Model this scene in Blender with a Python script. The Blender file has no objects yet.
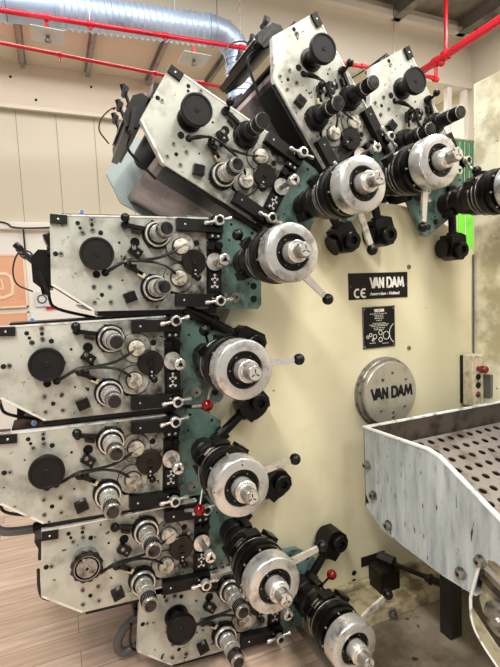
import bpy, bmesh, math, random
from mathutils import Vector, Matrix
R = math.radians
rnd = random.Random(7)
S = bpy.context.scene
COL = S.collection
H = 1.6            # eye height above the floor; everything below is written relative to eye level and lifted at the end

# ------------------------------------------------------------------ camera
def camera():
    F, yaw, pitch, roll = 460.0, R(23), R(5), R(-2.5)
    f = Vector((math.sin(yaw)*math.cos(pitch), math.cos(yaw)*math.cos(pitch), -math.sin(pitch)))
    rt = Vector((math.cos(yaw), -math.sin(yaw), 0)); up = rt.cross(f)
    r2 = rt*math.cos(roll) + up*math.sin(roll); u2 = r2.cross(f)
    cd = bpy.data.cameras.new('camera'); cam = bpy.data.objects.new('camera', cd); COL.objects.link(cam)
    cd.sensor_fit = 'VERTICAL'; cd.sensor_height = 36; cd.sensor_width = 36
    cd.lens = F/667*36; cd.clip_start = .02
    m = Matrix((r2, u2, -f)).transposed().to_4x4(); m.translation = Vector((0, -1.887, H))
    cam.matrix_world = m
    S.camera = cam
camera()
# ------------------------------------------------------------------ world, lights, exposure
w = bpy.data.worlds.new('world'); S.world = w; w.use_nodes = True
bg = w.node_tree.nodes['Background']; bg.inputs[0].default_value = (1.0, .965, .91, 1); bg.inputs[1].default_value = .42
def area(name, loc, size, power, col=(1, .96, .9), rot=(0, 0, 0)):
    l = bpy.data.lights.new(name, 'AREA'); l.shape = 'RECTANGLE'; l.size, l.size_y = size; l.energy = power; l.color = col
    o = bpy.data.objects.new(name, l); o.location = loc; o.rotation_euler = rot; COL.objects.link(o); return o
area('overhead_light', (1.7, -1.3, 4.2), (.4, 2.4), 105)
area('overhead_light', (-.9, -1.9, 4.2), (.4, 2.6), 165)
area('overhead_light', (3.4, -2.2, 4.2), (.4, 2.2), 60)
area('overhead_light', (-1.6, -4.6, 4.2), (.5, 2.4), 75)  # frontal light added behind the viewer to brighten the steel faces
area('overhead_light', (1.0, -4.6, 4.2), (.5, 2.4), 75)  # second added frontal light, for the same purpose
area('overhead_light', (.1, .8, 4.25), (1.8, .3), 36, (.84, .92, 1))
area('overhead_light', (3.1, .6, 4.2), (1.8, .3), 50, (1, .97, .93))  # unseen light added to brighten the right part of the upper wall
area('overhead_light', (.2, 2.5, 3.7), (2.6, .3), 12, (1, .95, .9))  # this and the next: unseen lights put under the soffit for the rear wall
area('overhead_light', (3.6, 2.5, 3.7), (1.6, .3), 15, (1, .95, .9))
S.view_settings.view_transform = 'Standard'; S.view_settings.look = 'None'
S.view_settings.gamma = 1; S.view_settings.use_curve_mapping = False
S.view_settings.exposure = .0

# ------------------------------------------------------------------ materials
def lin(c):
    return tuple((x/255/12.92 if x/255 <= .04045 else ((x/255+.055)/1.055)**2.4) for x in c) + (1,)
MATS = {}
def mat(name, col, dirt=None, rough=.5, metal=0, amt=.35, scale=6, bump=.15, bscale=60, stretch=(1, 1, 1), spots=None, spot_amt=.5, spot_scale=25, alpha=1, rnd_off=True, col2=None, sharp=.15, grime=None, spec=.5):
    m = bpy.data.materials.new(name); m.use_nodes = True; nt = m.node_tree; N = nt.nodes; L = nt.links
    b = N['Principled BSDF']; b.inputs['Roughness'].default_value = rough; b.inputs['Metallic'].default_value = metal; b.inputs['Specular IOR Level'].default_value = spec
    tc = N.new('ShaderNodeTexCoord'); mp = N.new('ShaderNodeMapping'); mp.inputs['Scale'].default_value = stretch
    L.new(tc.outputs['Object'], mp.inputs[0])
    if rnd_off:
        oi = N.new('ShaderNodeObjectInfo'); mu = N.new('ShaderNodeMath'); mu.operation = 'MULTIPLY'; mu.inputs[1].default_value = 13
        L.new(oi.outputs['Random'], mu.inputs[0]); L.new(mu.outputs[0], mp.inputs['Location'])
    def noise(sc, det=6):
        n = N.new('ShaderNodeTexNoise'); n.inputs['Scale'].default_value = sc; n.inputs['Detail'].default_value = det
        n.inputs['Roughness'].default_value = .62; L.new(mp.outputs[0], n.inputs['Vector']); return n
    def mix(fac, a, bcol):
        x = N.new('ShaderNodeMix'); x.data_type = 'RGBA'; L.new(fac, x.inputs[0])
        if hasattr(a, 'links'): L.new(a, x.inputs[6])
        else: x.inputs[6].default_value = a
        x.inputs[7].default_value = bcol; return x.outputs[2]
    def ramp(src, lo, hi, top=1):
        r = N.new('ShaderNodeMapRange'); r.inputs[1].default_value = lo; r.inputs[2].default_value = hi; r.inputs[4].default_value = top
        L.new(src, r.inputs[0]); return r.outputs[0]
    base = lin(col); cur = base
    if col2: cur = mix(ramp(noise(scale*.35, 3).outputs[0], .35, .65), base, lin(col2))
    if dirt:
        th = .62-.3*amt
        cur = mix(ramp(noise(scale).outputs[0], th, th+sharp, .85), cur, lin(dirt))
    if grime:      # oily dirt that has collected round the working end of the plate
        sx = N.new('ShaderNodeSeparateXYZ'); L.new(tc.outputs['Object'], sx.inputs[0])
        mul = N.new('ShaderNodeMath'); mul.operation = 'MULTIPLY'; L.new(ramp(sx.outputs[0], grime[0], grime[1]), mul.inputs[0]); L.new(ramp(noise(15).outputs[0], .40, .62), mul.inputs[1])
        cur = mix(mul.outputs[0], cur, lin(grime[2]))
    if spots:
        th = .72-.14*spot_amt
        cur = mix(ramp(noise(spot_scale, 3).outputs[0], th, th+.04), cur, lin(spots))
    if hasattr(cur, 'links'): L.new(cur, b.inputs['Base Color'])
    else: b.inputs['Base Color'].default_value = cur
    if bump:
        bp = N.new('ShaderNodeBump'); bp.inputs['Strength'].default_value = bump; bp.inputs['Distance'].default_value = .004
        L.new(noise(bscale, 4).outputs[0], bp.inputs['Height']); L.new(bp.outputs[0], b.inputs['Normal'])
    if alpha < 1: b.inputs['Alpha'].default_value = alpha
    MATS[name] = m; return m
mat('plate', (202, 203, 192), (118, 117, 106), rough=.4, metal=.3, amt=.45, scale=9, col2=(172, 175, 166), spots=(26, 24, 22), spot_amt=.46, spot_scale=27, sharp=.25, grime=(-.54, -.26, (52, 47, 40)))
mat('plate_edge', (226, 226, 220), (90, 86, 78), rough=.35, metal=.3, amt=.3, scale=14)
mat('dial', (206, 200, 186), (96, 86, 76), rough=.5, metal=.25, amt=.5, scale=34, bump=.1)
mat('rear_paint', (176, 190, 190), (110, 110, 100), rough=.5, amt=.2, scale=8)
mat('black', (6, 6, 6), (18, 16, 15), rough=.33, amt=.35, scale=16, bump=.25, spec=.32)
mat('black_flat', (15, 14, 14), (7, 7, 7), rough=.5, amt=.3, scale=20, bump=.12, spec=.3)
mat('hole', (3, 3, 3), rough=.9, bump=0)
mat('brown', (32, 25, 21), (7, 6, 6), rough=.3, metal=.2, amt=.5, scale=14, bump=.35, spots=(120, 110, 102), spot_amt=.3, spot_scale=20, spec=.4)
mat('pan', (150, 136, 138), (52, 28, 40), rough=.28, metal=.8, amt=.45, scale=3.4, bump=.1, spots=(200, 196, 192), spot_amt=.2, spot_scale=9)  # pale spots paint a silvery highlight into the sheet
mat('teal', (96, 124, 117), (34, 42, 41), rough=.4, amt=.45, scale=11, spots=(12, 14, 14), spot_amt=.4, spot_scale=30)
mat('steel', (226, 224, 218), (110, 106, 100), rough=.27, metal=.7, amt=.3, scale=26, bump=.1)
mat('steel_dark', (150, 148, 142), (38, 36, 33), rough=.3, metal=.65, amt=.42, scale=30, bump=.12)
mat('bracket_paint', (186, 180, 150), (96, 86, 66), rough=.45, amt=.5, scale=12, spots=(50, 44, 34), spot_amt=.35)
mat('hub_steel', (186, 182, 166), (150, 146, 130), rough=.34, metal=.55, amt=.3, scale=9, bump=.05)
mat('shaft', (62, 60, 59), (16, 15, 15), rough=.24, metal=.75, amt=.45, scale=24, bump=.12)
mat('shaft_black', (24, 23, 24), (60, 58, 58), rough=.3, metal=.3, amt=.3, scale=26, bump=.12)
mat('ring', (206, 206, 204), (124, 122, 118), rough=.27, metal=.7, amt=.38, scale=16, bump=.1, spots=(70, 66, 62), spot_amt=.15, spot_scale=40)
mat('cream', (226, 220, 188), (190, 180, 140), rough=.33, amt=.2, scale=2.2, bump=.05, spots=(120, 110, 80), spot_amt=-.1, spot_scale=30, sharp=.35)
mat('cream_worn', (206, 194, 158), (104, 82, 56), rough=.5, amt=.5, scale=9, spots=(44, 36, 28), spot_amt=.35, spot_scale=18)
mat('cabinet', (238, 233, 206), (176, 166, 132), rough=.28, amt=.48, scale=3.2, bump=.05, spots=(70, 64, 50), spot_amt=.3, spot_scale=26, sharp=.12)  # mottling paints soft reflections into the gloss coat, together with real scratches
mat('box_paint', (204, 196, 170), (140, 128, 100), rough=.4, amt=.4, scale=20)
mat('tank', (204, 214, 216), (128, 138, 138), rough=.42, amt=.45, scale=13, stretch=(1, 2.4, .5), spots=(52, 40, 34), spot_amt=.55, spot_scale=24, sharp=.25, col2=(168, 180, 184))
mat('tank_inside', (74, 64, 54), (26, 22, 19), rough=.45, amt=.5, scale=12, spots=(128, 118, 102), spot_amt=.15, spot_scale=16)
mat('rim', (234, 238, 236), (110, 100, 88), rough=.35, amt=.25, scale=20)
mat('perforated', (158, 150, 146), (104, 92, 84), rough=.33, metal=.45, amt=.4, scale=8)
mat('red_ball', (120, 8, 14), rough=.12, bump=0)
mat('red_button', (112, 20, 20), (70, 14, 13), rough=.3, amt=.2, scale=30)
mat('pipe_red', (206, 24, 44), (160, 14, 28), rough=.25, amt=.2, scale=8, bump=0)
mat('beige', (212, 204, 184), (194, 184, 160), rough=.7, amt=.1, scale=1.2, bump=.03, sharp=.3)
mat('beige_pale', (224, 216, 200), (206, 196, 178), rough=.7, amt=.15, scale=1.4, bump=.03, sharp=.3)
mat('white_wall', (236, 232, 224), (214, 208, 198), rough=.7, amt=.1, scale=2, bump=.03, sharp=.3)
mat('roof', (146, 138, 126), (112, 106, 96), rough=.7, amt=.3, scale=2, bump=.05)
mat('purlin', (150, 146, 140), (96, 92, 86), rough=.5, metal=.3, amt=.3, scale=6)
mat('concrete', (160, 148, 130), (72, 60, 46), rough=.4, amt=.55, scale=3.4, bump=.2, bscale=120, spots=(34, 28, 22), spot_amt=.35, spot_scale=10, sharp=.25)
mat('cable', (10, 10, 10), rough=.35, bump=0)
mat('hose', (92, 92, 90), rough=.35, bump=0)
mat('white_print', (240, 238, 232), rough=.5, bump=0)
mat('grey_plate', (212, 212, 210), rough=.5, bump=0)
mat('green', (120, 224, 60), (90, 190, 60), rough=.5, amt=.3, scale=4, bump=0)
mat('green_dark', (40, 100, 64), (120, 160, 110), rough=.5, amt=.3, scale=30, stretch=(3, 1, .15), bump=0)
mat('salmon', (226, 170, 136), (212, 152, 118), rough=.6, amt=.2, scale=6, bump=0)
mat('salmon_pale', (240, 214, 186), rough=.6, bump=0)
mat('plastic_blue', (70, 110, 170), rough=.3, bump=0)
mat('post_dark', (40, 36, 32), (20, 18, 17), rough=.45, amt=.4, scale=10)
mat('glass_clear', (210, 225, 240), rough=.2, bump=0)
mat('duct_plain', (176, 192, 214), (140, 156, 182), rough=.42, metal=.6, amt=.2, scale=4, bump=.05)
def duct_mat():      # spiral-wound duct: fine seams along the local x of the bend are geometry; the sheet itself only
    m = mat('duct', (196, 212, 232), (160, 176, 200), rough=.42, metal=.55, amt=.2, scale=5, bump=.05)
duct_mat()
def laminate():
    m = bpy.data.materials.new('laminate'); m.use_nodes = True; N = m.node_tree.nodes; L = m.node_tree.links; b = N['Principled BSDF']
    tc = N.new('ShaderNodeTexCoord'); br = N.new('ShaderNodeTexBrick'); L.new(tc.outputs['Object'], br.inputs[0])
    br.inputs['Scale'].default_value = 1; br.inputs['Brick Width'].default_value = .9; br.inputs['Row Height'].default_value = .13
    br.inputs['Mortar Size'].default_value = .0016; br.inputs['Color1'].default_value = lin((224, 198, 178)); br.inputs['Color2'].default_value = lin((200, 172, 150))
    br.inputs['Mortar'].default_value = lin((110, 88, 72))
    mp = N.new('ShaderNodeMapping'); mp.inputs['Scale'].default_value = (1.6, 22, 1); L.new(tc.outputs['Object'], mp.inputs[0])
    n = N.new('ShaderNodeTexNoise'); n.inputs['Scale'].default_value = 1.8; n.inputs['Detail'].default_value = 7; n.inputs['Distortion'].default_value = .6; L.new(mp.outputs[0], n.inputs[0])
    r = N.new('ShaderNodeMapRange'); r.inputs[1].default_value = .38; r.inputs[2].default_value = .68; r.inputs[4].default_value = .65; L.new(n.outputs[0], r.inputs[0])
    mx = N.new('ShaderNodeMix'); mx.data_type = 'RGBA'; L.new(r.outputs[0], mx.inputs[0]); L.new(br.outputs[0], mx.inputs[6]); mx.inputs[7].default_value = lin((156, 134, 118))
    L.new(mx.outputs[2], b.inputs['Base Color']); b.inputs['Roughness'].default_value = .38
    MATS['laminate'] = m
laminate()

# ------------------------------------------------------------------ mesh builder.  Local frame: a = x, b = z, d = distance out towards the viewer (-y)
def V(a, b, d): return Vector((a, -d, b))
class MB:
    def __init__(s, m): s.bm = bmesh.new(); s.mats = [m]; s.k = 0
    def use(s, m):
        if m not in s.mats: s.mats.append(m)
        s.k = s.mats.index(m); return s
    def mesh(s, verts, faces):
        vs = [s.bm.verts.new(v) for v in verts]
        for f in faces:
            try: fc = s.bm.faces.new([vs[i] for i in f]); fc.material_index = s.k
            except ValueError: pass
        return s
    def lathe(s, o, w, prof, n=24, start=0, lobes=0, amp=0):
        w = Vector(w).normalized(); u = w.orthogonal().normalized(); v = w.cross(u); o = Vector(o)
        vs = []; fs = []
        for t, r in prof:
            for i in range(n):
                an = 2*math.pi*(i+start)/n; rr = r*(1+amp*math.cos(an*lobes)) if lobes else r
                vs.append(o+w*t+(u*math.cos(an)+v*math.sin(an))*rr)
        for j in range(len(prof)-1):
            for i in range(n):
                i2 = (i+1) % n; fs.append((j*n+i, j*n+i2, (j+1)*n+i2, (j+1)*n+i))
        fs.append(tuple(reversed(range(n)))); fs.append(tuple((len(prof)-1)*n+i for i in range(n)))
        return s.mesh(vs, fs)
    def disc(s, a, b, d0, prof, n=24, **k):       # lathe towards the viewer
        return s.lathe(V(a, b, d0), (0, -1, 0), prof, n, **k)
    def rod(s, p, q, r, r2=None, n=12):
        p, q = Vector(p), Vector(q); return s.lathe(p, q-p, [(0, r), ((q-p).length, r if r2 is None else r2)], n)
    def ball(s, c, r, n=16):
        return s.lathe(Vector(c)-Vector((0, 0, 0)), (0, -1, .01), [(-r*math.cos(math.pi*i/8), max(r*math.sin(math.pi*i/8), r*.02)) for i in range(9)], n)
    def box(s, a0, a1, b0, b1, d0, d1, rot=0):
        ca, cb = (a0+a1)/2, (b0+b1)/2; c, sn = math.cos(R(rot)), math.sin(R(rot))
        vs = []
        for d in (d0, d1):
            for a, b in ((a0, b0), (a1, b0), (a1, b1), (a0, b1)):
                x, y = a-ca, b-cb; vs.append(V(ca+x*c-y*sn, cb+x*sn+y*c, d))
        return s.mesh(vs, [(3, 2, 1, 0), (4, 5, 6, 7), (0, 1, 5, 4), (1, 2, 6, 5), (2, 3, 7, 6), (3, 0, 4, 7)])
    def prism(s, poly, d0, d1, edge=None):
        n = len(poly); s.mesh([V(a, b, d0) for a, b in poly]+[V(a, b, d1) for a, b in poly], [tuple(reversed(range(n))), tuple(range(n, 2*n))])
        k = s.k
        if edge: s.use(edge)
        s.mesh([V(a, b, d0) for a, b in poly]+[V(a, b, d1) for a, b in poly], [(i, (i+1) % n, n+(i+1) % n, n+i) for i in range(n)])
        s.k = k; return s
    def tube(s, pts, r, n=8, sub=5):
        P = [Vector(p) for p in pts]; Q = []
        E = [P[0]*2-P[1]]+P+[P[-1]*2-P[-2]]
        for i in range(1, len(E)-2):
            for k in range(sub):
                t = k/sub; a, b, c, d = E[i-1:i+3]
                Q.append(.5*((2*b)+(c-a)*t+(2*a-5*b+4*c-d)*t*t+(3*b-a-3*c+d)*t**3))
        Q.append(P[-1]); vs = []; fs = []; up = None
        for i, q in enumerate(Q):
            t = (Q[min(i+1, len(Q)-1)]-Q[max(i-1, 0)]).normalized()
            u = t.orthogonal().normalized() if up is None else (up-t*up.dot(t)).normalized(); up = u; v = t.cross(u)
            vs += [q+(u*math.cos(2*math.pi*k/n)+v*math.sin(2*math.pi*k/n))*r for k in range(n)]
        for i in range(len(Q)-1):
            for k in range(n): fs.append((i*n+k, i*n+(k+1) % n, (i+1)*n+(k+1) % n, (i+1)*n+k))
        fs += [tuple(reversed(range(n))), tuple((len(Q)-1)*n+k for k in range(n))]
        return s.mesh(vs, fs)
    def stroke(s, pts, wd, d, th=.001, close=False):
        if close: pts = list(pts)+[pts[0]]
        for i_, ((a, b), (c, e)) in enumerate(zip(pts, pts[1:])):
            L = math.hypot(c-a, e-b) or 1; ux, uy = (c-a)/L, (e-b)/L; h = wd/2
            q = [(a-ux*h*.7+uy*h, b-uy*h*.7-ux*h), (c+ux*h*.7+uy*h, e+uy*h*.7-ux*h), (c+ux*h*.7-uy*h, e+uy*h*.7+ux*h), (a-ux*h*.7-uy*h, b-uy*h*.7+ux*h)]
            s.prism(q, d, d+th*(1+.13*(i_ % 5)))
        return s
    def build(s, name, parent=None, label=None, bevel=0, loc=None):
        me = bpy.data.meshes.new(name); bmesh.ops.recalc_face_normals(s.bm, faces=s.bm.faces); s.bm.to_mesh(me); s.bm.free()
        for m in s.mats: me.materials.append(MATS[m])
        me.polygons.foreach_set('use_smooth', [True]*len(me.polygons)); me.set_sharp_from_angle(angle=R(35))
        o = bpy.data.objects.new(name, me); COL.objects.link(o)
        if parent: o.parent = parent
        if label: o['label'] = label
        if loc: o.location = loc
        if bevel:
            b = o.modifiers.new('bevel', 'BEVEL'); b.width = bevel; b.segments = 2; b.limit_method = 'ANGLE'; b.angle_limit = R(45)
        return o
def thing(name, label, cat, loc=(0, 0, 0), phi=0, group=None):
    o = bpy.data.objects.new(name, None); o.empty_display_size = .1; COL.objects.link(o)
    o.location = loc; o.rotation_euler = (0, -R(phi), 0); return tag(o, label, cat, group)
def tag(o, label, cat, group=None):
    o['label'] = label; o['category'] = cat
    if group: o['group'] = group
    return o
def struct(o): o['kind'] = 'structure'; return o
def copy_tree(o, parent=None):
    c = o.copy(); COL.objects.link(c)
    if parent: c.parent = parent
    for ch in list(o.children): copy_tree(ch, c)
    return c
# lettering -----------------------------------------------------
GL = {'V': ([(0, 1), (.3, 0), (.6, 1)], .5), 'A': ([(0, 0), (.34, 1), (.5, .5), (.17, .26), (.5, .3), (.66, 0)], .8), 'N': ([(0, 0), (0, 1), (.5, 0), (.5, 1)], .78),
      'D': ([(0, 0), (0, 1), (.36, 1), (.6, .72), (.6, .28), (.36, 0), (0, 0)], .72), 'M': ([(0, 0), (.14, 1), (.42, .15), (.7, 1), (.84, 0)], .9), ' ': ([], .3)}
def logo(mb, a0, b0, width, h, d, wd=.24):
    tot = sum(GL[c][1] for c in 'VAN DAM'); x = 0; sc = width/tot
    for c in 'VAN DAM':
        pts, adv = GL[c]
        if pts: mb.stroke([(a0+(x+px)*sc, b0+py*h) for px, py in pts], wd*h, d)
        x += adv
def text(s, size, a, b, d, m, name, parent, label=None, align='LEFT', bold=0):
    cu = bpy.data.curves.new(name, 'FONT'); cu.body = s; cu.size = size; cu.align_x = align; cu.offset = bold; cu.extrude = .0006
    t = bpy.data.objects.new(name, cu); COL.objects.link(t); dg = bpy.context.evaluated_depsgraph_get()
    me = bpy.data.meshes.new_from_object(t.evaluated_get(dg)); bpy.data.objects.remove(t)
    me.materials.clear(); me.materials.append(MATS[m]); me.transform(Matrix.Translation(V(a, b, d)) @ Matrix.Rotation(R(90), 4, 'X'))
    o = bpy.data.objects.new(name, me); COL.objects.link(o); o.parent = parent
    if label: o['label'] = label
    return o

# ------------------------------------------------------------------ the hall (depth Y grows away from the viewer, so d = -Y)
b = MB('laminate'); b.box(-3.5, .95, -1.62, -1.6, -3.0, 6.5); fl = struct(b.build('floor')); fl.data.transform(Matrix.Identity(4))
b = MB('concrete'); b.box(.95, 5, -1.62, -1.6, -3.0, 6.5); struct(b.build('floor'))
# rear wall below the gallery: panels, ledge and rail
b = MB('beige'); b.box(-3.5, 4.5, .76, 2.19, -3.12, -3.0)
b.use('beige_pale').box(-3.5, 4.5, 1.81, 2.19, -3.0, -2.97)
struct(b.build('wall_back'))
b = MB('white_wall'); b.box(-3.5, 4.5, -1.6, .76, -3.12, -3.0); struct(b.build('wall_back_lower'))
b = MB('beige_pale'); b.box(-3.5, 4.5, 1.775, 1.81, -2.97, -2.94); struct(b.build('trim_1', bevel=.005))
b = MB('white_wall'); b.box(-3.5, 4.5, .685, .75, -3.0, -2.93); struct(b.build('trim_2', bevel=.005))
b = MB('purlin')
for i in range(-9, 13): b.box(.16+i*.345-.003, .16+i*.345+.003, .76, 1.775, -3.0, -2.998)
struct(b.build('trim_3'))
b = MB('hole')
for i in range(8):
    for z, o in ((2.06, 0), (1.88, .2)): b.disc(-.9+i*.7+o, z, -2.97, [(0, .012), (.004, .012)], 10)
struct(b.build('trim_4'))
# gallery soffit and wall over it
b = MB('beige'); b.box(-3.5, 4.5, 2.19, 2.24, -3.0, -2.05); struct(b.build('ceiling'))
b = MB('beige_pale'); b.box(-3.5, 4.5, 2.24, 2.95, -2.15, -2.05)
b.box(-3.5, 4.5, 2.17, 2.24, -2.12, -2.03); struct(b.build('wall_back_upper'))
b = MB('white_wall'); b.box(-3.5, 4.5, 2.70, 2.77, -2.05, -1.98); struct(b.build('trim_5', bevel=.005))
b = MB('roof'); b.box(-3.5, 4.6, 2.86, 2.9, -2.05, 6.5); struct(b.build('ceiling'))
b = MB('beige_pale'); b.box(4.5, 4.6, -1.6, 2.86, -3.0, 6.5); struct(b.build('wall_right'))
for i, x in enumerate((-.62, -.09, .47, 1.05, 1.62)):
    b = MB('purlin')
    b.box(x-.018, x+.018, 2.14, 2.146, -2.95, -2.1).box(x-.003, x+.003, 2.146, 2.19, -2.95, -2.1).box(x-.03, x+.03, 2.182, 2.19, -2.95, -2.1)
    tag(b.build('purlin'), ['steel purlin under the beige soffit beyond the left frame edge', 'steel purlin under the soffit left of the left white sprinkler plate', 'steel purlin under the soffit between the two sprinkler plates, nearer the left', 'steel purlin under the soffit just left of the right sprinkler plate', 'steel purlin under the soffit behind the duct elbow'][i], 'beam', 'purlins under the soffit')
for i, x in enumerate((2.35, 3.42, 4.3)):
    b = MB('purlin'); b.box(x-.05, x+.05, 2.70, 2.706, -2.04, 3.0).box(x-.004, x+.004, 2.706, 2.86, -2.04, 3.0).box(x-.05, x+.05, 2.852, 2.86, -2.04, 3.0)
    tag(b.build('roof_beam'), ['grey roof beam above the upper wall, leftmost of the three', 'middle grey roof beam ending above the wall', 'grey roof beam nearest the right wall corner'][i], 'beam', 'grey roof beams')
for i, x in enumerate((4.16, 4.4)):
    b = MB('white_wall'); b.box(x, x+.06, -1.6, 2.17, -2.12, -2.06)
    tag(b.build('gallery_post', bevel=.004), ['pale post under the gallery, left of two behind the machine', 'pale post under the gallery beside the right wall corner'][i], 'post', 'pale gallery posts')
# duct ----------------------------------------------------------
dt = thing('ventilation_duct', 'silver spiral ventilation duct running along the upper wall and bending down', 'duct', (0, 1.7, 0))
def ribbed(p, q, r, pitch=.045):
    b = MB('duct'); n = int((q-p).length/pitch); prof = []
    for i in range(n):
        t = (q-p).length*i/n; pp = (q-p).length/n; prof += [(t, r), (t+pp*.6, r), (t+pp*.75, r+.010), (t+pp*.9, r+.010)]
    prof.append(((q-p).length, r)); b.lathe(p, q-p, prof, 32); return b
dr = .104
ribbed(Vector((-1.6, 0, 1.92)), Vector((-.14, 0, 1.985)), dr).build('duct_section', dt)
b = MB('duct_plain'); b.lathe((-.14, 0, 1.985), (1, 0, .06), [(0, dr+.008), (.03, dr+.008), (.03, dr), (.30, dr), (.30, dr+.008), (.33, dr+.008)], 32); b.build('duct_coupling', dt)
ribbed(Vector((.19, 0, 2.005)), Vector((1.27, 0, 2.065)), dr).build('duct_section', dt)
b = MB('duct_plain'); b.lathe((1.27, 0, 2.065), (1, 0, .05), [(0, dr+.01), (.03, dr+.01), (.03, dr), (.08, dr)], 32); b.build('duct_coupling', dt)
b = MB('duct_plain'); pts = []
for i in range(5):
    an = R(22.5*i); pts.append(Vector((1.33+.2*math.sin(an), 0, 1.868+.2*math.cos(an))))
vs = []; fs = []
for i, p in enumerate(pts):
    an = R(22.5*i); t = Vector((math.cos(an), 0, -math.sin(an))); u = Vector((0, 1, 0)); v = t.cross(u)
    vs += [p+(u*math.cos(2*math.pi*k/32)+v*math.sin(2*math.pi*k/32))*(dr+.002) for k in range(32)]
for i in range(4):
    for k in range(32): fs.append((i*32+k, i*32+(k+1) % 32, (i+1)*32+(k+1) % 32, (i+1)*32+k))
b.mesh(vs, fs)
for i in range(5):
    an = R(22.5*i); t = Vector((math.cos(an), 0, -math.sin(an))); b.lathe(pts[i]-t*.005, t, [(0, dr+.008), (.01, dr+.008)], 32)
b.build('elbow', dt)
ribbed(Vector((1.53, 0, 1.868)), Vector((1.53, 0, 1.2)), dr, .05).build('duct_section', dt)
for x in (1.02, 1.36):
    b = MB('steel_dark'); b.rod((x, 0, 2.86), (x, 0, 2.17), .004, n=6); b.build('hanger_wire', dt)
# sprinkler pipes ------------------------------------------------
t = thing('sprinkler_pipe', 'red pipe crossing in front of the silver duct with couplings', 'pipe', (0, 1.5, 0))
b = MB('pipe_red'); b.rod((-1.6, 0, 1.80), (3.4, 0, 1.915), .0165); b.build('pipe', t)
for x in (.1, .37, .88, 1.47, 2.6):
    z = 1.80+(x+1.6)*.023; b = MB('pipe_red'); b.rod((x-.02, 0, z), (x+.02, 0, z), .022, n=14); b.rod((x, 0, z), (x, 0, z-.035), .011); b.build('fitting', t)
for x in (.37, 1.47):
    z = 1.80+(x+1.6)*.023; b = MB('steel'); b.rod((x, 0, z), (x, 0, 2.2), .003, n=6); b.build('hanger_wire', t)
t = thing('sprinkler_pipe', 'thinner red pipe close under the beige soffit, below the duct', 'pipe', (0, 2.4, 0))
b = MB('pipe_red'); b.rod((-1.6, 0, 2.14), (3.1, 0, 1.90), .014); b.build('pipe', t)
for x in (.21, 1.0, 1.45):
    z = 2.14-(x+1.6)*.051; b = MB('pipe_red'); b.rod((x, 0, z), (x, 0, z-.06), .009); b.rod((x-.015, 0, z), (x+.015, 0, z), .02); b.build('fitting', t)
for i, x in enumerate((.1, 1.085)):
    t = thing('sprinkler', ['sprinkler head over a white square plate at left, under the duct', 'sprinkler head over a white square plate near the duct elbow'][i], 'sprinkler', (x, 1.5, 0), 0, 'sprinklers with white plates')
    b = MB('grey_plate'); b.mesh([Vector(p) for p in ((-.1, -.1, 1.725), (.1, -.1, 1.72), (.1, .1, 1.725), (-.1, .1, 1.73), (-.1, -.1, 1.728), (.1, -.1, 1.723), (.1, .1, 1.728), (-.1, .1, 1.733))], [(0, 1, 2, 3), (4, 5, 6, 7), (0, 1, 5, 4), (1, 2, 6, 5), (2, 3, 7, 6), (3, 0, 4, 7)]); b.build('shield_plate', t)
    b = MB('steel_dark'); b.rod((0, 0, 1.735), (0, 0, 1.695), .012, n=10); b.rod((0, 0, 1.695), (0, 0, 1.688), .022); b.build('nozzle', t)
    b = MB('pipe_red'); b.rod((0, 0, 1.82), (0, 0, 1.735), .011); b.build('drop_pipe', t)
t = thing('riser_pipe', 'thick red pipe slanting up towards the right edge, with a vertical riser', 'pipe', (3.4, 0, 0))
b = MB('pipe_red'); b.rod((0, 1.95, 2.03), (0, -.2, 2.08), .034, n=20); b.build('pipe', t)
b = MB('pipe_red'); b.rod((0, 1.355, 2.06), (0, 1.355, 2.86), .017); b.build('riser', t)
b = MB('pipe_red'); b.rod((0, 1.33, 2.045), (0, 1.39, 2.045), .045, n=20).rod((0, 1.44, 2.04), (0, 1.50, 2.04), .045, n=20); b.ball((0, 1.41, 2.0), .03); b.build('coupling', t)
b = MB('pipe_red'); b.rod((0, 1.475, 2.04), (0, 1.475, 1.87), .015).rod((-.03, 1.475, 1.885), (.02, 1.475, 1.885), .022).rod((0, 1.475, 1.88), (-.2, 1.475, 1.915), .013); b.build('branch', t)
b = MB('pipe_red'); b.rod((.15, 1.2, 2.6), (-.05, 1.2, 2.66), .012).rod((.12, 1.2, 2.6), (.12, 1.2, 2.55), .016)
b.build('branch', t)

b = MB('steel_dark'); b.rod((3.115, 1.7, 2.86), (3.115, 1.7, 1.2), .004, n=6)
tag(b.build('hanging_wire'), 'thin vertical wire hanging before the upper wall right of top centre', 'wire')
# posters, cable, green curtain ---------------------------------
t = thing('poster', 'salmon board with pale curved outline on the white wall, upper one', 'poster', (-.46, 2.98, .22), 0, 'salmon boards')
b = MB('salmon'); b.box(-.24, .24, -.25, .235, 0, .01); b.build('board', t)
b = MB('salmon_pale'); b.box(-.25, .25, -.26, -.245, 0, .016).box(.232, .25, -.26, .24, 0, .016).box(-.25, .25, .225, .24, 0, .016)
b.stroke([(-.2, .06), (.08, .06), (.12, .03), (.13, -.05), (.12, -.13), (.05, -.16), (-.2, -.16)], .025, .010, .006).stroke([(-.2, .0), (.04, .0), (.05, -.08), (-.2, -.09)], .012, .010, .006); b.build('printed_outline', t)
t = thing('poster', 'salmon board on the white wall, lower one under the curved outline', 'poster', (-.46, 2.98, -.32), 0, 'salmon boards')
b = MB('salmon'); b.box(-.24, .24, -.22, .235, 0, .01); b.build('board', t)
b = MB('salmon_pale'); b.box(-.25, .25, .225, .24, 0, .016).box(.232, .25, -.22, .24, 0, .016); b.build('printed_outline', t)
t = thing('notice', 'small pale notice with a grey circle low on the white wall', 'notice', (-.09, 2.98, .03))
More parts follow.
